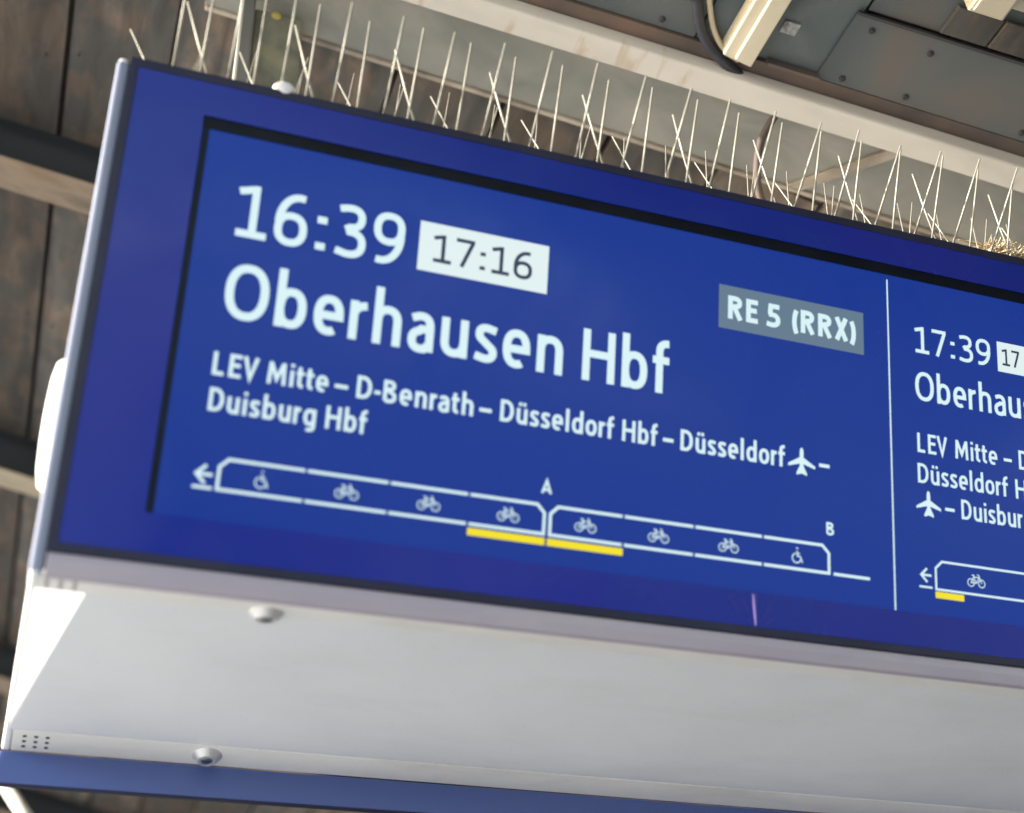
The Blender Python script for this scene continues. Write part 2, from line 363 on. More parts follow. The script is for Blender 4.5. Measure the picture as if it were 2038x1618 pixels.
# cream cable duct running away from the camera
duct = empty('cable_duct', R(1.25, 1.85, 2.70))
tag(duct, 'cream rectangular cable duct under the grey roof sheets, ending above the cream batten', 'cable duct')
def dbox(name, x0, x1, y0, y1, h0, h1, mat):
    V = [Vector((x, y, CAMZ+h+SL*x)) for x in (x0, x1) for y in (y0, y1) for h in (h0, h1)]
    o = mesh_obj(name, V, BOXF, mat, None, bevel=0.0025); o.parent = duct; o.matrix_parent_inverse = Matrix.Translation(-Vector(duct.location)); return o
dbox('duct_base', 1.196, 1.262, 0.2, 1.660, 2.722, 2.764, M_DUCT)
dbox('duct_cover', 1.219, 1.257, 0.2, 1.652, 2.712, 2.7215, M_DUCT)
dbox('duct_end', 1.222, 1.248, 1.661, 1.715, 2.754, 2.764, M_SHEET)
box_tr = empty('junction_box', R(1.62, 1.45, 2.73))
tag(box_tr, 'cream box corner under the roof sheets at the top right of the picture', 'junction box')
def adopt(o, p):
    o.parent = p; o.matrix_parent_inverse = Matrix.Translation(-Vector(p.location)); return o
adopt(rbox('box_body', 1.565, 1.638, 1.30, 1.560, 2.705, 2.766, M_DUCT, None, bevel=0.004), box_tr)
adopt(rbox('box_lid', 1.572, 1.632, 1.31, 1.553, 2.700, 2.7045, M_DUCT, None, bevel=0.002), box_tr)
adopt(rbox('side_arm', 1.6385, 1.80, 1.40, 1.548, 2.74, 2.766, M_DUCT, None, bevel=0.004), box_tr)
lab = rbox('paper_tag', 1.292, 1.325, 1.742, 1.772, 2.762, 2.767, M_TAG, None); lab.name = 'paper_tag'
tag(lab, 'small pale printed tag stuck on the teal roof sheet beside the cream duct', 'tag')

# cables
c1 = tube('black_cable', spline([R(1.03, 1.40, 2.742), R(1.076, 1.699, 2.742), R(1.099, 1.745, 2.742), R(1.130, 1.802, 2.742), R(1.169, 1.847, 2.742), R(1.217, 1.876, 2.742), R(1.275, 1.906, 2.744), R(1.33, 1.93, 2.744)], 8), 0.0125, M_CABLE, n=10)
tag(c1, 'thick black cable curving down beside the cream duct to the cream batten', 'cable')
c2 = tube('beige_cable', spline([R(1.05, 1.42, 2.75), R(1.102, 1.695, 2.75), R(1.124, 1.741, 2.75), R(1.156, 1.798, 2.75), R(1.186, 1.834, 2.75), R(1.215, 1.856, 2.752), R(1.245, 1.869, 2.756)], 8), 0.0065, M_CABLE2, n=8)
tag(c2, 'thin beige cable hugging the inside of the thick black cable', 'cable')
c3 = tube('drop_cable', spline([R(1.375, 1.955, 2.745), R(1.358, 2.02, 2.70), R(1.36, 2.07, 2.62), R(1.40, 2.13, 2.58), R(1.408, 2.17, 2.50), R(1.38, 2.20, 2.30), R(1.37, 2.21, 2.15)], 8), 0.009, M_RUST, n=8)
tag(c3, 'dark rusty cable dropping from the cream batten behind the spikes', 'cable')

# ------------------------------------------------------------------ the display
B0 = Vector((-0.02432338, 1.77449835, CAMZ+0.98958956))
TILT = math.radians(19); CT, ST = math.cos(TILT), math.sin(TILT)
disp = empty('departure_display', B0, (TILT, 0, 0))
tag(disp, 'blue double-sided train departure display in a white housing, hung under the canopy', 'departure display')
def W2L(y, z): return (y*CT+z*ST, -y*ST+z*CT)      # world-aligned offset (back, up) to display-local (y,z)
XR = 2.25
P0 = (0.0124, -0.0359); P1 = (0.0844, -0.0219); P2 = (0.6234, -0.0219); P3 = (0.6866, -0.0342)
FT = W2L(0, 0)
# body core
core = [W2L(-0.250, 0.745), W2L(0.018, -0.022), W2L(0.09, -0.012), W2L(0.62, -0.012), W2L(0.68, -0.022), W2L(0.945, 0.745)]
prism('body', core, 0.060, XR-0.02, M_WHITE, disp, bevel=0.004)
# front lip
lip = [(0.0025, -0.0045), (0.0002, -0.020), (0.0012, -0.0385), (0.008, -0.0425), (0.020, -0.036), (0.020, -0.0045)]
prism('front_lip', lip, -0.0065, XR, M_LIP, disp, bevel=0.003, smooth=False)
# edge strips
def strip(a, b, name, th=0.006):
    a2 = (a[0], a[1]+th); b2 = (b[0], b[1]+th)
    return prism(name, [W2L(*a), W2L(*b), W2L(*b2), W2L(*a2)], -0.0215, XR, M_STRIP, disp, bevel=0.0015)
strip((0.0215, -0.0338), P1, 'edge_strip')
strip(P2, P3, 'edge_strip')
# bottom panel with its folded corner facet at the left end
def L3(x, y, z):
    a = W2L(y, z); return (x, a[0], a[1])
RAISE = 0.040
z0 = P1[1]+0.0012
v = [L3(0.054, P1[0]+0.001, z0), L3(XR, P1[0]+0.001, z0), L3(XR, P2[0]-0.001, z0), L3(-0.030, P2[0]-0.001, z0), L3(-0.0245, P1[0]+0.001, z0+RAISE), L3(-0.0345, P2[0]-0.001, z0+0.001)]
th = [L3(p[0], P1[0]+0.001, z0+0.045) for p in v]
mesh_obj('bottom_panel', [v[0], v[1], v[2], v[3]] + [L3(0.054, P1[0]+0.001, z0+0.006), L3(XR, P1[0]+0.001, z0+0.006), L3(XR, P2[0]-0.001, z0+0.006), L3(-0.030, P2[0]-0.001, z0+0.006)],
         [(0,1,2,3), (7,6,5,4), (0,4,5,1), (1,5,6,2), (2,6,7,3), (3,7,4,0)], M_WHITE, disp)
mesh_obj('corner_facet', [v[0], v[3], v[5], v[4]], [(0,1,2,3)], M_WHITE, disp)
# side panels: rounded white end plates
def side_panel(xf, xb, thick, sgn):
    pr = [(-0.2600, 0.7560), (0.0135, -0.0375), (0.0820, -0.0225), (P1[0], P1[1]+RAISE*0.98), (P2[0], P2[1]+0.0005), (P3[0]+0.002, P3[1]-0.001), (0.962, 0.7560)]
    outer = []; inner = []
    for (y, z) in pr:
        t = min(1, max(0, y/0.68)); xo = xf + (xb-xf)*t
        outer.append(L3(xo, y, z)); inner.append(L3(xo+thick*sgn, y, z))
    n = len(pr); f = [tuple(range(n)), tuple(range(2*n-1, n-1, -1))] + [(i, (i+1) % n, n+(i+1) % n, n+i) for i in range(n)]
    return mesh_obj('side_panel', outer+inner, f, M_WHITE, disp, bevel=0.0055, seg=4, smooth=False)
side_panel(-0.0265, -0.0385, 0.0155, 1)
side_panel(XR+0.016, XR+0.016, 0.0155, -1)
box('side_trim', (-0.0280, -0.0088, -0.0012, 0.030, -0.036, 0.7935), M_TRIM, disp, bevel=0.0055)
# rear blue bezel hanging below the far edge
r0 = W2L(0.6900, -0.0350)
rb = [(0.688, -0.0352), (0.664, -0.102), (0.670, -0.105), (0.960, 0.752), (0.954, 0.752), (0.6965, -0.010), (0.6965, -0.03)]
prism('rear_bezel', [W2L(*p) for p in [(0.6885, -0.0350), (0.6655, -0.1018), (0.6725, -0.1042), (0.6975, -0.0345)]], -0.040, XR+0.01, M_REARBLUE, disp, bevel=0.002)
prism('rear_rim', [W2L(*p) for p in [(0.6655, -0.1022), (0.6640, -0.1062), (0.6705, -0.1085), (0.6725, -0.1046)]], -0.040, XR+0.01, M_GASKET, disp, bevel=0.001)
# round domed cover on the left side panel
cv, cf = lathe_geo([(0.103, -0.003), (0.104, 0.006), (0.098, 0.013), (0.075, 0.0175), (0.04, 0.0195), (0.005, 0.020)], 40)
co = mesh_obj('side_cover', cv, cf, M_WHITE, disp, smooth=True)
co.rotation_euler = (0, -math.pi/2, 0); co.location = (-0.0275, 0.125, 0.212)
# vent holes
hv, hf = lathe_geo([(0.0038, 0.0002), (0.0038, -0.0003), (0.0018, -0.0003)], 10)
hole_me = bpy.data.meshes.new('vent_hole'); hole_me.from_pydata(hv, [], hf); hole_me.materials.append(M_HOLE)
for (A, Bq) in (((0.0215, -0.0338), P1), (P2, P3)):
    ang = math.atan2(Bq[1]-A[1], Bq[0]-A[0])
    for i in range(3):
        for j in range(3):
            s = 0.25+0.25*j
            y = A[0]+(Bq[0]-A[0])*s; z = A[1]+(Bq[1]-A[1])*s
            o = link('vent_hole', hole_me, disp); o.location = L3(-0.0015+0.0195*i, y, z); o.rotation_euler = (ang-TILT, 0, 0)
# locks
def lock(y, z, ang):
    v1, f1 = lathe_geo([(0.0275, 0.004), (0.0275, -0.0015), (0.0262, -0.0032), (0.0180, -0.0115), (0.0165, -0.0128), (0.0125, -0.0128), (0.0120, -0.0118)], 32)
    o = mesh_obj('lock', v1, f1, M_STEEL, disp, smooth=True)
    o.location = L3(0.321, y, z); o.rotation_euler = (ang-TILT, 0, 0)
    me = o.data
    for p in me.polygons: p.use_smooth = abs(p.normal.z) < 0.97
    v2, f2 = lathe_geo([(0.0105, -0.0110), (0.0105, -0.0132), (0.009, -0.0138), (0.002, -0.0138)], 24)
    mesh_obj('lock_core', v2, f2, M_STEEL2, o)
    mesh_obj('keyway', box_v(-0.0055, 0.0055, -0.0012, 0.0012, -0.0143, -0.0137), BOXF, M_RIVET, o)
lock(0.076, -0.0232, math.radians(8)); lock(0.655, -0.0275, math.radians(-11))

# front glass bezel (opening for the screen), gasket, LCD
OX0, OX1, OZ0, OZ1 = 0.117, 2.03, 0.0690, 0.7290
BX0, BX1, BZ0, BZ1 = 0.0045, XR-0.006, 0.0095, 0.7885
def frame_geo(o, i, y0, y1):
    V = []
    for y in (y0, y1):
        for (a, b, c, d) in (o, i):
            V += [(a, y, c), (b, y, c), (b, y, d), (a, y, d)]
    F = []
    for k in range(4):
        k2 = (k+1) % 4
        F += [(k, k2, 4+k2, 4+k), (8+k, 12+k, 12+k2, 8+k2), (k, 8+k, 8+k2, k2), (4+k, 4+k2, 12+k2, 12+k)]
    return V, F
V, F = frame_geo((BX0, BX1, BZ0, BZ1), (OX0, OX1, OZ0, OZ1), 0.0, 0.004)
mesh_obj('front_bezel', V, F, M_BEZEL, disp)
V, F = frame_geo((-0.0085, XR, -0.0040, 0.8040), (BX0+0.0003, BX1-0.0003, BZ0+0.0003, BZ1-0.0003), -0.0015, 0.012)
mesh_obj('bezel_rim', V, F, M_GASKET, disp, bevel=0.0012)
screen = box('screen', (OX0-0.01, OX1+0.01, 0.0046, 0.012, OZ0-0.01, OZ1+0.01), M_LCD, disp)
def spart(name, V, F, mat):
    return mesh_obj(name, V, F, mat, screen)
# black border strips along the top and left of the picture area
box('screen_border', (OX0, OX1, 0.0030, 0.0044, 0.7080, OZ1), M_BLACK, disp)
box('screen_border', (OX0+0.001, 0.1295, 0.0030, 0.0044, OZ0, 0.7078), M_SIDEBLACK, disp)
# violet glint on the lower bezel, painted as glowing and purple ribbons
def rib2(pts, w, y, taper=None):
    """flat ribbon in the screen plane facing -y, mitred"""
    n = len(pts); V = []; F = []
    closed = (abs(pts[0][0]-pts[-1][0]) < 1e-6 and abs(pts[0][1]-pts[-1][1]) < 1e-6)
    for i, (x, z) in enumerate(pts):
        if closed:
            a = pts[i-1] if i > 0 else pts[-2]; b = pts[i+1] if i < n-1 else pts[1]
        else:
            a = pts[max(0, i-1)]; b = pts[min(n-1, i+1)]
        d1 = Vector((x-a[0], z-a[1])); d2 = Vector((b[0]-x, b[1]-z))
        if d1.length < 1e-9: d1 = d2
        if d2.length < 1e-9: d2 = d1
        d1.normalize(); d2.normalize(); t = d1+d2
        t = t.normalized() if t.length > 1e-6 else d1
        nn = Vector((-t.y, t.x)); c = max(0.35, nn.dot(Vector((-d1.y, d1.x))))
        ww = w/2/c*(taper[i] if taper else 1)
        V.append((x+nn.x*ww, y, z+nn.y*ww)); V.append((x-nn.x*ww, y, z-nn.y*ww))
    for i in range(n-1):
        F.append((2*i, 2*i+1, 2*i+3, 2*i+2))
    return V, F
V, F = rib2([(1.1195, 0.066), (1.1215, 0.040), (1.1240, 0.012)], 0.0100, -0.0002, (1.0, 0.9, 0.4)); mesh_obj('painted_glint', V, F, M_GLINT2, disp)
V, F = rib2([(1.1185, 0.064), (1.1200, 0.045), (1.1220, 0.028), (1.1235, 0.012)], 0.0032, -0.0004, (0.5, 1, 1, 0.6)); mesh_obj('painted_glint_core', V, F, M_GLINT, disp)
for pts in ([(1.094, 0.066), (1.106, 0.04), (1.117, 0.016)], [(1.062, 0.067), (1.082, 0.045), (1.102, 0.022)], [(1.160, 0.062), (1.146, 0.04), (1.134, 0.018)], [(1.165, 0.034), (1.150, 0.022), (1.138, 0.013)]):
    V, F = rib2(pts, 0.0012, -0.0004, (0.4, 1, 0.4)); mesh_obj('painted_glint', V, F, M_GLINT2, disp)

# ------------------------------------------------------------------ screen lettering: monoline humanist glyphs built as strokes
def arc(cx, cy, rx, ry, a0, a1, n=14, e=2.35):
    P = []
    for k in range(n+1):
        a = math.radians(a0+(a1-a0)*k/n); c, s = math.cos(a), math.sin(a)
        P.append((cx+rx*math.copysign(abs(c)**(2/e), c), cy+ry*math.copysign(abs(s)**(2/e), s)))
    return P
XH = 0.72
def glyph(ch, w):
    h = w/2; X = XH
    ring = lambda W, H, y0=0: arc(W/2, y0+H/2, W/2-h, H/2-h+0.008, 0, 360, 28)
    if ch == ' ': return 0.22, []
    if ch == 'O': return 0.74, [arc(0.37, 0.5, 0.37-h, 0.51-h, 0, 360, 36, 2.3)]
    if ch == 'D': return 0.62, [[(h, 1-h), (h, h), (0.24, h)] + arc(0.24, 0.5, 0.38-h, 0.5-h, -90, 90, 18, 2.2)[1:] + [(h, 1-h), (h, h)]]
    if ch == 'H': return 0.66, [[(h, 0), (h, 1)], [(0.66-h, 0), (0.66-h, 1)], [(h, 0.53), (0.66-h, 0.53)]]
    if ch == 'L': return 0.42, [[(h, 1), (h, h), (0.42, h)]]
    if ch == 'E': return 0.45, [[(0.45, 1-h), (h, 1-h), (h, h), (0.45, h)], [(h, 0.53), (0.41, 0.53)]]
    if ch == 'V': return 0.58, [[(h*0.9, 1), (0.29, h*0.9), (0.58-h*0.9, 1)]]
    if ch == 'M': return 0.80, [[(h+0.01, 0), (h+0.05, 0.97)], [(0.80-h-0.01, 0), (0.80-h-0.05, 0.97)], [(h+0.06, 0.93), (0.40, 0.26), (0.80-h-0.06, 0.93)]]
    if ch == 'B': return 0.56, [[(h, h), (h, 1-h), (0.24, 1-h)] + arc(0.24, 0.76, 0.27-h, 0.24-h, 90, -90, 10)[1:] + [(h, 0.53)], [(h, 0.53), (0.24, 0.53)] + arc(0.24, 0.265, 0.32-h, 0.265-h+0.015, 90, -90, 10)[1:] + [(h, h)]]
    if ch == 'R': return 0.58, [[(h, 0), (h, 1-h), (0.26, 1-h)] + arc(0.26, 0.73, 0.28-h, 0.27-h, 90, -90, 12)[1:] + [(h, 0.47)], [(0.27, 0.47), (0.58-h*1.1, 0.0)]]
    if ch == 'A': return 0.62, [[(h*0.9, 0), (0.31, 1-h*0.6), (0.62-h*0.9, 0)], [(0.14, 0.27), (0.48, 0.27)]]
    if ch == 'X': return 0.56, [[(h, 0), (0.56-h, 1)], [(h, 1), (0.56-h, 0)]]
    if ch == 'b': return 0.53, [[(h, 0), (h, 1.06)], arc(0.265, X/2, 0.265-h, X/2-h+0.008, 0, 360, 28)]
    if ch == 'd': return 0.53, [[(0.53-h, 0), (0.53-h, 1.06)], arc(0.265, X/2, 0.265-h, X/2-h+0.008, 0, 360, 28)]
    if ch == 'o': return 0.54, [ring(0.54, X)]
    if ch == 'e': return 0.52, [[(h, X*0.49), (0.52-h, X*0.49)] + arc(0.26, X/2, 0.26-h, X/2-h+0.008, 0, 300, 26)[1:]]
    if ch == 'r': return 0.31, [[(h, 0), (h, X)], [(h, X*0.60)] + arc(0.33, X*0.60, 0.33-h, X*0.40-h, 180, 95, 9)]
    if ch == 'n': return 0.50, [[(h, 0), (h, X)], arc(0.25, X*0.60, 0.25-h, X*0.40-h+0.006, 180, 0, 16) + [(0.50-h, 0)]]
    if ch == 'h': return 0.50, [[(h, 0), (h, 1.06)], arc(0.25, X*0.60, 0.25-h, X*0.40-h+0.006, 180, 0, 16) + [(0.50-h, 0)]]
    if ch == 'u' or ch == 'ü':
        s = [[(0.50-h, 0), (0.50-h, X)], [(h, X)] + arc(0.25, X*0.40, 0.25-h, X*0.40-h+0.006, 180, 360, 16)]
        if ch == 'ü': s += [[(0.08, 0.91), (0.08+w*0.9, 0.91)], [(0.42-w*0.9, 0.91), (0.42, 0.91)]]
        return 0.50, s
    if ch == 'a': return 0.47, [[(0.06, X-h-0.045)] + arc(0.23, X*0.62, 0.24-h, X*0.38-h+0.006, 118, 0, 10) + [(0.47-h, 0)],
                               [(0.47-h, X*0.57), (0.24, X*0.57)] + arc(0.24, X*0.285, 0.24-h, X*0.285-h*0.55, 90, 270, 12)[1:] + [(0.30, h*0.6), (0.47-h, X*0.20)]]
    if ch == 's': return 0.43, [[(0.40, X-h-0.035)] + arc(0.215, X*0.735, 0.205-h, X*0.265-h+0.004, 75, 225, 9) + [(0.215, X*0.5)] + arc(0.215, X*0.26, 0.215-h, X*0.26-h+0.004, 45, -105, 9) + [(0.02, h+0.035)]]
    if ch == 't': return 0.34, [[(0.135, X+0.20), (0.135, 0.22)] + arc(0.31, 0.20, 0.175, 0.20-h, 180, 268, 7), [(0.0, X-h), (0.33, X-h)]]
    if ch == 'i': return w, [[(h, 0), (h, X)], [(h, 0.86), (h, 0.86+w*0.95)]]
    if ch == 'l': return w, [[(h, 0), (h, 1.06)]]
    if ch == 'f': return 0.37, [[(0.145, 0), (0.145, 0.80)] + arc(0.33, 0.82, 0.185, 0.24-h, 180, 88, 8), [(0.0, X-h), (0.35, X-h)]]
    if ch == 'g': return 0.53, [arc(0.265, X/2, 0.265-h, X/2-h+0.008, 0, 360, 28), [(0.53-h, X), (0.53-h, 0.0)] + arc(0.25, -0.02, 0.28-h, 0.24-h, 0, -115, 9)]
    if ch == '-': return 0.26, [[(0, 0.37), (0.26, 0.37)]]
    if ch == '–': return 0.44, [[(0, 0.37), (0.44, 0.37)]]
    if ch == ':': return w*1.3, [[(0, 0.10), (w*1.3, 0.10)], [(0, 0.60), (w*1.3, 0.60)]]
    if ch == '(': return 0.26, [arc(0.34, 0.42, 0.34-h, 0.66, 130, 230, 12, 2)]
    if ch == ')': return 0.26, [arc(-0.08, 0.42, 0.34-h, 0.66, 50, -50, 12, 2)]
    if ch == '1': return 0.56, [[(0.02, 0.845), (0.30, 1-h*1.1), (0.31, 1-h*1.1), (0.31, h)], [(0.03, h), (0.56, h)]]
    if ch == '7': return 0.56, [[(0, 1-h), (0.56-h*1.1, 1-h), (0.56-h*1.1, 0.90), (0.19, 0)]]
    if ch == '3': return 0.56, [[(0.04, 1-h-0.03)] + arc(0.25, 0.755, 0.27-h, 0.245-h+0.008, 110, -90, 13) + [(0.17, 0.52)], [(0.24, 0.52)] + arc(0.25, 0.27, 0.31-h, 0.27-h+0.012, 90, -118, 13) + [(0.02, h+0.03)]]
    if ch == '6': return 0.58, [arc(0.29, 0.31, 0.29-h, 0.31-h+0.01, 0, 360, 28), arc(0.42, 0.42, 0.42-h, 0.58-h, 180, 90, 12, 2.1) + [(0.50, 1-h-0.01)]]
    if ch == '9': return 0.58, [arc(0.29, 0.69, 0.29-h, 0.31-h+0.01, 0, 360, 28), arc(0.16, 0.58, 0.42-h, 0.58-h, 0, -90, 12, 2.1) + [(0.08, h+0.01)]]
    if ch == '5': return 0.54, [[(0.49, 1-h), (0.07+h, 1-h), (0.05+h, 0.585)] + arc(0.22, 0.31, 0.32-h, 0.31-h+0.01, 100, -112, 14) + [(0.02, h+0.03)]]
    return 0.5, []
KERN = {('r', 'h'): 0.0, ('r', 'a'): -0.03, ('f', ' '): -0.02, ('L', 'E'): 0.02, ('E', 'V'): -0.05}
SBS = {'O': .06, 'e': .065, 'o': .06, 'a': .06, 's': .055, 'r': .05, 't': .04, 'f': .04, 'V': .02, 'A': .02, 'X': .03, '1': .05, '7': .06, '3': .06, '6': .055, '9': .055, '5': .06, '(': .05, ')': .05, '-': .04, '–': .04, ':': .12}
def text_geo(txt, X0, X1, Z0, cap, w, y=0.0028, fit=None, mono=False, sbk=0.88):
    """fit: number of leading glyphs that must span X0..X1 (rest continues)"""
    pen = 0; items = []; span = None
    for i, ch in enumerate(txt):
        W, st = glyph(ch, w); sb = SBS.get(ch, 0.085)*sbk
        if mono and ch in '0123456789': sb = 0.06
        if i: pen += sb if ch != ' ' else 0
        items.append((pen, W, st)); pen += W
        if fit is not None and i == fit-1: span = pen
        pen += sb if ch != ' ' else 0
        if i < len(txt)-1: pen += KERN.get((ch, txt[i+1]), 0)
        last = items[-1][0]+W
    if span is None: span = last
    first = items[0][0]; kx = (X1-X0)/(span-first)
    V = []; F = []; yy = y
    for p, W, st in items:
        for s in st:
            # keep the stroke weight even when x is condensed: build in real units
            pts = [(X0+(p-first+a)*kx, Z0+b*cap) for a, b in s]
            v, f = rib2(pts, w*cap*(0.5+0.5*min(1.15, kx/cap)), yy); b0 = len(V); V += v; F += [tuple(b0+q for q in g) for g in f]
            yy -= 0.000012
    return V, F
TXTN = [0]
def text(name, txt, X0, X1, Z0, cap, w, mat=None, parent=None, **k):
    V, F = text_geo(txt, X0, X1, Z0, cap, w, **k)
    return mesh_obj(name, V, F, mat or M_INK, parent or screen)
def flat(name, x0, x1, z0, z1, mat, y=0.0036):
    return mesh_obj(name, [(x0, y, z0), (x1, y, z0), (x1, y, z1), (x0, y, z1)], [(0, 1, 2, 3)], mat, screen)

# main train
text('departure_time', '16:39', 0.1885, 0.4665, 0.532, 0.0925, 0.135, mono=True)
flat('delay_field', 0.4915, 0.7215, 0.5345, 0.6235, M_BOX)
text('delay_time', '17:16', 0.5155, 0.693, 0.5535, 0.0510, 0.125, M_DARKINK, mono=True)
text('destination', 'Oberhausen', 0.1885, 0.7565, 0.3925, 0.0930, 0.148)
text('destination', 'Hbf', 0.7925, 0.9555, 0.3925, 0.0930, 0.148)
for t, a, b in (('LEV', .1850, .2555), ('Mitte', .2695, .3660), ('–', .3765, .398), ('D-Benrath', .4120, .6065), ('–', .617, .638), ('Düsseldorf', .6530, .8555), ('Hbf', .8705, .936), ('–', .946, .9655), ('Düsseldorf', .979, 1.1815), ('–', 1.2495, 1.2705)):
    text('route_line', t, a, b, 0.2965, 0.0375, 0.158)
for t, a, b in (('Duisburg', .1865, .3525), ('Hbf', .3680, .4345)):
    text('route_line', t, a, b, 0.2385, 0.0375, 0.158)
flat('line_field', 1.0480, 1.3465, 0.5355, 0.6190, M_GREYF)
for t, a, b in (('RE', 1.0655, 1.126), ('5', 1.143, 1.1725), ('(RRX)', 1.1955, 1.330)):
    text('line_number', t, a, b, 0.5555, 0.0445, 0.195, sbk=0.55)
flat('divider', 1.3985, 1.4015, 0.0695, 0.6975, M_INK)
# second train
text('departure_time', '17:39', 1.4565, 1.6265, 0.5615, 0.0530, 0.125, mono=True)
flat('delay_field', 1.643, 1.782, 0.5560, 0.6170, M_BOX)
text('delay_time', '17', 1.6525, 1.6935, 0.5695, 0.0345, 0.135, M_DARKINK, mono=True)
text('destination', 'Oberhausen Hbf', 1.455, 1.6895, 0.4675, 0.0560, 0.135, fit=7)
text('route_line', 'LEV', 1.4555, 1.520, 0.3665, 0.0370, 0.145)
text('route_line', 'Mitte', 1.537, 1.630, 0.3665, 0.0370, 0.145)
text('route_line', '–', 1.6445, 1.6625, 0.3665, 0.0370, 0.145)
text('route_line', 'D-Benrath', 1.6785, 1.865, 0.3665, 0.0370, 0.145)
text('route_line', 'Düsseldorf', 1.4545, 1.651, 0.3085, 0.0370, 0.145)
text('route_line', 'Hbf', 1.6675, 1.735, 0.3085, 0.0370, 0.145)
text('route_line', '–', 1.5105, 1.5305, 0.2525, 0.0370, 0.145)
text('route_line', 'Duisburg', 1.5455, 1.702, 0.2525, 0.0370, 0.145)

def plane_icon(cx, cz, s):
    half = [(0, 0.50), (0.055, 0.44), (0.07, 0.34), (0.07, 0.15), (0.50, -0.10), (0.50, -0.19), (0.07, -0.07), (0.06, -0.28), (0.19, -0.38), (0.19, -0.46), (0, -0.40)]
    pts = half + [(-x, z) for x, z in half[-2:0:-1]]
    V = [(cx+x*s*1.04, 0.0030, cz+z*s*1.02) for x, z in pts] + [(cx, 0.0030, cz)]
    n = len(pts); F = [(i, (i+1) % n, n) for i in range(n)]
    mesh_obj('plane_symbol', V, F, M_INK, screen)
plane_icon(1.2145, 0.3110, 0.052); plane_icon(1.4755, 0.2700, 0.050)

def ribs(name, lines, w, mat=None, y=0.0030):
    V = []; F = []; yy = y
    for s in lines:
        v, f = rib2(s, w, yy); b0 = len(V); V += v; F += [tuple(b0+q for q in g) for g in f]; yy -= 0.00001
    return mesh_obj(name, V, F, mat or M_INK, screen)
TW = 0.0052; zt, zb = 0.1665, 0.1185
TRK = 0.131
def wagon(x0, x1, left=False, right=False):
    l = []
    if left: l.append([(x1, zt), (x0+0.0155, zt), (x0+TW/2, zt-0.0130), (x0+TW/2, zb), (x1, zb)])
    elif right: l.append([(x0, zt), (x1-0.0155, zt), (x1-TW/2, zt-0.0130), (x1-TW/2, zb), (x0, zb)])
    else: l += [[(x0, zt), (x1, zt)], [(x0, zb), (x1, zb)]]
    ribs('wagon_outline', l, TW)
g = 0.0022
ed = [0.2135, 0.3475, 0.4795, 0.6105, 0.7425]
wagon(ed[0], ed[1]-g, left=True); wagon(ed[1]+g, ed[2]-g); wagon(ed[2]+g, ed[3]-g); wagon(ed[3]+g, ed[4]-0.0003, right=True)
ed2 = [0.7475, 0.8790, 1.0085, 1.1385, 1.2700]
wagon(ed2[0], ed2[1]-g, left=True); wagon(ed2[1]+g, ed2[2]-g); wagon(ed2[2]+g, ed2[3]-g); wagon(ed2[3]+g, ed2[4], right=True)
ribs('platform_line', [[(1.2765, zb), (1.3490, zb)]], TW)
flat('stop_marker', 0.6115, 0.7425, 0.1005, 0.1125, M_YEL); flat('stop_marker', 0.7465, 0.8795, 0.1005, 0.1125, M_YEL)
def arrow(cx, cz, s, w):
    ribs('direction_arrow', [[(cx-0.010*s, cz), (cx+0.0135*s, cz)], [(cx+0.003*s, cz+0.0145*s), (cx-0.0115*s, cz), (cx+0.003*s, cz-0.0145*s)]], w)
arrow(0.194, 0.139, 0.98, 0.0052); ribs('platform_line', [[(0.179, zb), (0.2085, zb)]], 0.0050)
def wheelchair(cx, cz, s=1.0):
    k = 0.0145*s
    f = lambda P: [(cx+x*k, cz+z*k) for x, z in P]
    ribs('wheelchair_symbol', [f(arc(-0.1, -0.35, 0.56, 0.56, 100, 350, 16, 2)), f([(-0.02, 0.55), (0.02, -0.12), (0.42, -0.12), (0.68, -0.85)]), f([(0.0, 0.22), (0.36, 0.22)]), f([(-0.13, 0.86), (0.13, 0.86)])], 0.0021*s)
def bike(cx, cz, s=1.0):
    k = 0.0190*s
    f = lambda P: [(cx+x*k, cz+z*k) for x, z in P]
    ribs('bicycle_symbol', [f(arc(-0.60, -0.22, 0.36, 0.36, 0, 360, 18, 2)), f(arc(0.60, -0.22, 0.36, 0.36, 0, 360, 18, 2)),
         f([(-0.60, -0.22), (-0.28, 0.34), (0.34, 0.34), (0.0, -0.22), (-0.60, -0.22)]), f([(0.60, -0.22), (0.28, 0.58), (0.12, 0.58)]), f([(0.0, -0.22), (-0.34, 0.50)]), f([(-0.48, 0.52), (-0.20, 0.52)])], 0.0017*s)
for i, x in enumerate((0.281, 0.413, 0.545, 0.678)): (wheelchair if i == 0 else bike)(x, 0.1425)
for i, x in enumerate((0.812, 0.943, 1.073, 1.205)): (wheelchair if i == 3 else bike)(x, 0.1425)
text('section_letter', 'A', 0.731, 0.751, 0.1862, 0.0225, 0.17); text('section_letter', 'B', 1.2625, 1.2785, 0.1865, 0.0225, 0.17)
# train diagram of the second column
arrow(1.4645, 0.1395, 0.85, 0.0040); ribs('platform_line', [[(1.4505, 0.1180), (1.4775, 0.1180)]], 0.0036)
zt, zb, TW = 0.1675, 0.1165, 0.0040
wagon(1.4835, 1.83, left=True)
flat('stop_marker', 1.4840, 1.5440, 0.1010, 0.1125, M_YEL)
bike(1.571, 0.1415, 1.0)

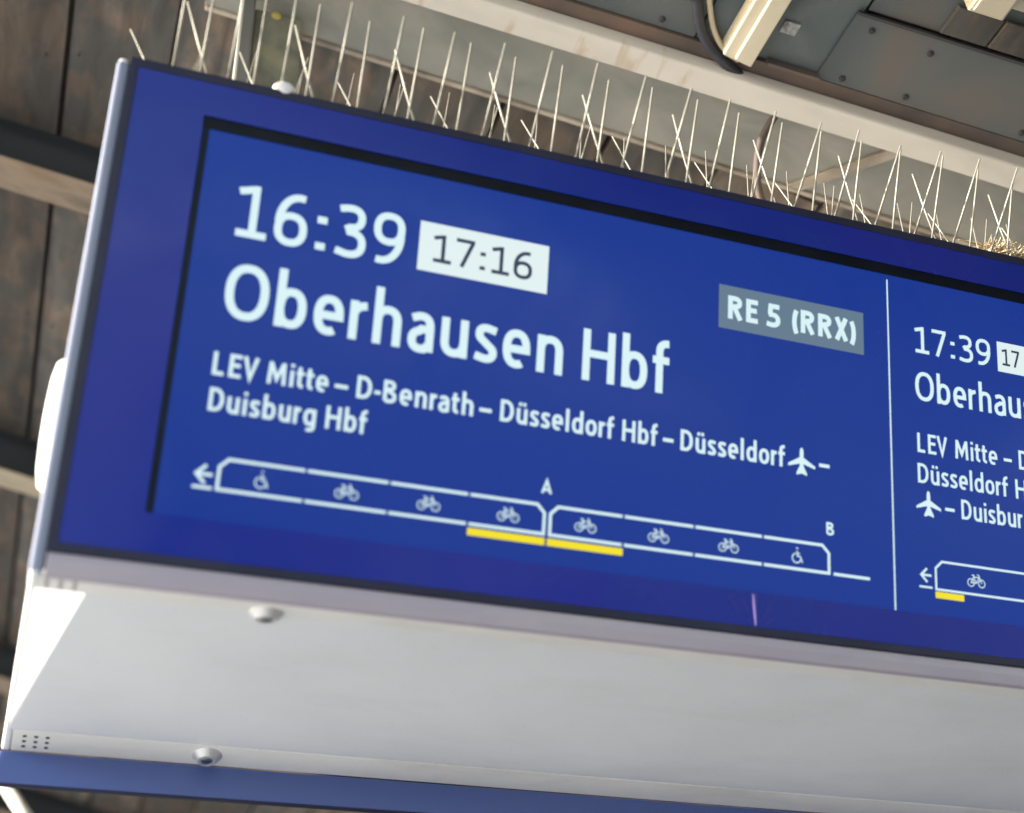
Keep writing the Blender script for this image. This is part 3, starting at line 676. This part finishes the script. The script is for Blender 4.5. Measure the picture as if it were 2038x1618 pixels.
# ------------------------------------------------------------------ post carrying the display
post = empty('support_post', (0.262, 2.115, B0.z+0.74))
tag(post, 'mossy weathered hanger post between the display top and the canopy, with a yellow lichen spot', 'post')
pz0 = B0.z+0.742
def pbox(name, b, mat, bev=0.003):
    o = box(name, b, mat, None, bev); return adopt(o, post)
pbox('post_column', (0.212, 0.325, 2.075, 2.155, pz0, CAMZ+2.665), M_MOSS)
pbox('foot_plate', (0.16, 0.36, 2.02, 2.21, pz0-0.001, pz0+0.011), M_SHEET)
pbox('conduit', (0.176, 0.2100, 2.05, 2.084, pz0+0.0115, CAMZ+2.70), M_BAND, 0.006)
lv, lf = lathe_geo([(0.014, 0), (0.012, 0.003), (0.005, 0.005)], 14)
lo = mesh_obj('lichen_spot', lv, lf, M_YELLOWBIT, None, smooth=True); lo.rotation_euler = (math.pi/2, 0, 0); lo.location = (0.262, 2.0748, CAMZ+2.655); adopt(lo, post)
post2 = empty('support_post', (1.95, 2.115, B0.z+0.74))
tag(post2, 'hanger post at the right-hand end of the display top, beyond the nest', 'post')
o = box('post_column', (1.90, 1.99, 2.075, 2.155, pz0, CAMZ+2.8-0.57), M_MOSS, None, 0.003); adopt(o, post2)

# ------------------------------------------------------------------ bird spikes on the top edge
TOPU = 0.8045
def wire_mesh(dx, dn, dz, r=0.0022):
    a = Vector((0, 0, -0.004)); d = Vector((dx, -dn, dz))
    V, F = tube_geo([a, a+d*0.5+Vector((0, 0.0015, 0)), d], r, r*0.75, 6)
    me = bpy.data.meshes.new('wire'); me.from_pydata([tuple(q) for q in V], [], F)
    for p in me.polygons: p.use_smooth = True
    me.materials.append(M_WIRE); return me
def jit(a): return random.uniform(-a, a)
strips = [(0.0, 0.53, 'bird spike strip on the display edge above the 16:39 time, left end'),
          (0.53, 1.06, 'bird spike strip on the display edge above the white 17:16 field'),
          (1.06, 1.41, 'bird spike strip on the display edge above the grey line field'),
          (1.41, 2.20, 'bird spike strip on the display edge at the far right, beside the straw nest')]
PB = 0.0883
for a, b, lb in strips:
    st = empty('bird_spike_strip', (0, 0, 0)); st.parent = None
    st.location = B0
    st.rotation_euler = (TILT, 0, 0)
    tag(st, lb, 'bird spikes', 'bird spike strips along the top of the display')
    box('base_rail', (a+0.012, b-0.004, 0.013, 0.080, TOPU-0.010, TOPU-0.0035), M_PLASTIC, st, 0.001)
    k0 = int(math.floor((a-0.941)/PB))-1
    for k in range(k0, k0+16):
        xb = 0.941+PB*k
        def wire(x, yl, dx, dn, dz, r=0.0022):
            if a <= x < b and x > 0.02:
                o = link('wire', wire_mesh(dx+jit(.004), dn+jit(.008), dz+jit(.006), r), st); o.location = (x, yl, TOPU-0.004)
        wire(xb, 0.020, 0.0, 0.100, 0.147)
        wire(xb+0.043, 0.020, 0.002, 0.038, 0.168)
        wire(xb+0.030, 0.072, 0.022, -0.06, 0.150, 0.0013)
        if k % 2 == 0:
            wire(xb+0.063, 0.020, -0.053, 0.0, 0.142)
            wire(xb+0.020, 0.060, 0.030, -0.03, 0.125, 0.0015)
        else:
            wire(xb+0.070, 0.060, -0.055, -0.05, 0.12, 0.0015)
            wire(xb+0.012, 0.050, -0.03, -0.02, 0.035, 0.0012)
        if a+0.02 < xb+0.043 < b-0.012 and xb > 0:
            cb = box('wire_socket', (-0.007, 0.007, -0.004, 0.004, 0, 0.006), M_PLASTIC, st, 0.001); cb.location = (xb+0.043, 0.020, TOPU-0.0034)

# droppings and nest
bv, bf = [], []
def blob(name, c, r, mat, sq=(1, 1, 1)):
    bm = bmesh.new(); bmesh.ops.create_icosphere(bm, subdivisions=3, radius=r)
    for v in bm.verts:
        n = v.co.normalized(); q = 1+0.10*math.sin(3*n.x+1)*math.cos(2*n.y)+0.04*math.sin(5*n.z+2)
        v.co = Vector((n.x*r*q*sq[0], n.y*r*q*sq[1], n.z*r*q*sq[2]))
    me = bpy.data.meshes.new(name); bm.to_mesh(me); bm.free()
    for p in me.polygons: p.use_smooth = True
    me.materials.append(mat); o = bpy.data.objects.new(name, me); COL.objects.link(o); o.location = c; return o
def DL(x, y, z): return B0 + Vector((x, y*CT - z*ST, y*ST + z*CT))
o = blob('white_dropping', DL(0.2385, 0.006, TOPU+0.006), 0.0155, M_WHITEBIT, (1.25, 0.8, 0.85))
tag(o, 'small white lump of bird dropping on the top edge near the left end', 'bird dropping')
nest = empty('straw_nest', DL(1.70, 0.10, TOPU))
tag(nest, 'small pale straw nest on the display top among the spikes at the right edge', 'nest')
V = []; F = []
for k in range(330):
    c = DL(1.705+random.gauss(0, .030), 0.050+random.gauss(0, .014), TOPU+abs(random.gauss(0.014, 0.012)))
    t = random.uniform(0, 6.28); e = random.gauss(0, 0.3); L = random.uniform(.012, .035)
    d = Vector((math.cos(t), math.sin(t), e))*L; bend = Vector((jit(.006), jit(.006), abs(jit(.008))))
    v, f = tube_geo([c-d, c+bend, c+d], 0.0011, 0.0008, 4); b0 = len(V); V += v; F += [tuple(b0+q for q in g) for g in f]
o = mesh_obj('straw', V, F, M_STRAW, None); o['kind'] = 'stuff'; adopt(o, nest)
for x, y, z, r in ((1.664, .035, .018, .007), (1.674, .035, .015, .006), (1.654, .04, .016, .004), (1.683, .03, .010, .005)):
    adopt(blob('crumb', DL(x, y, TOPU+z), r, M_WHITEBIT), nest)

# lower left: pale hanging strut behind the display
s = tube('hanging_conduit', [(-0.125, 4.3, CAMZ+1.62), (-0.075, 4.2, CAMZ+1.52), (-0.031, 4.1, CAMZ+1.431), (0.03, 3.97, CAMZ+1.31)], 0.022, M_BATTEN, n=10)
tag(s, 'pale slanting conduit seen below the blue rear edge at the lower left', 'conduit')
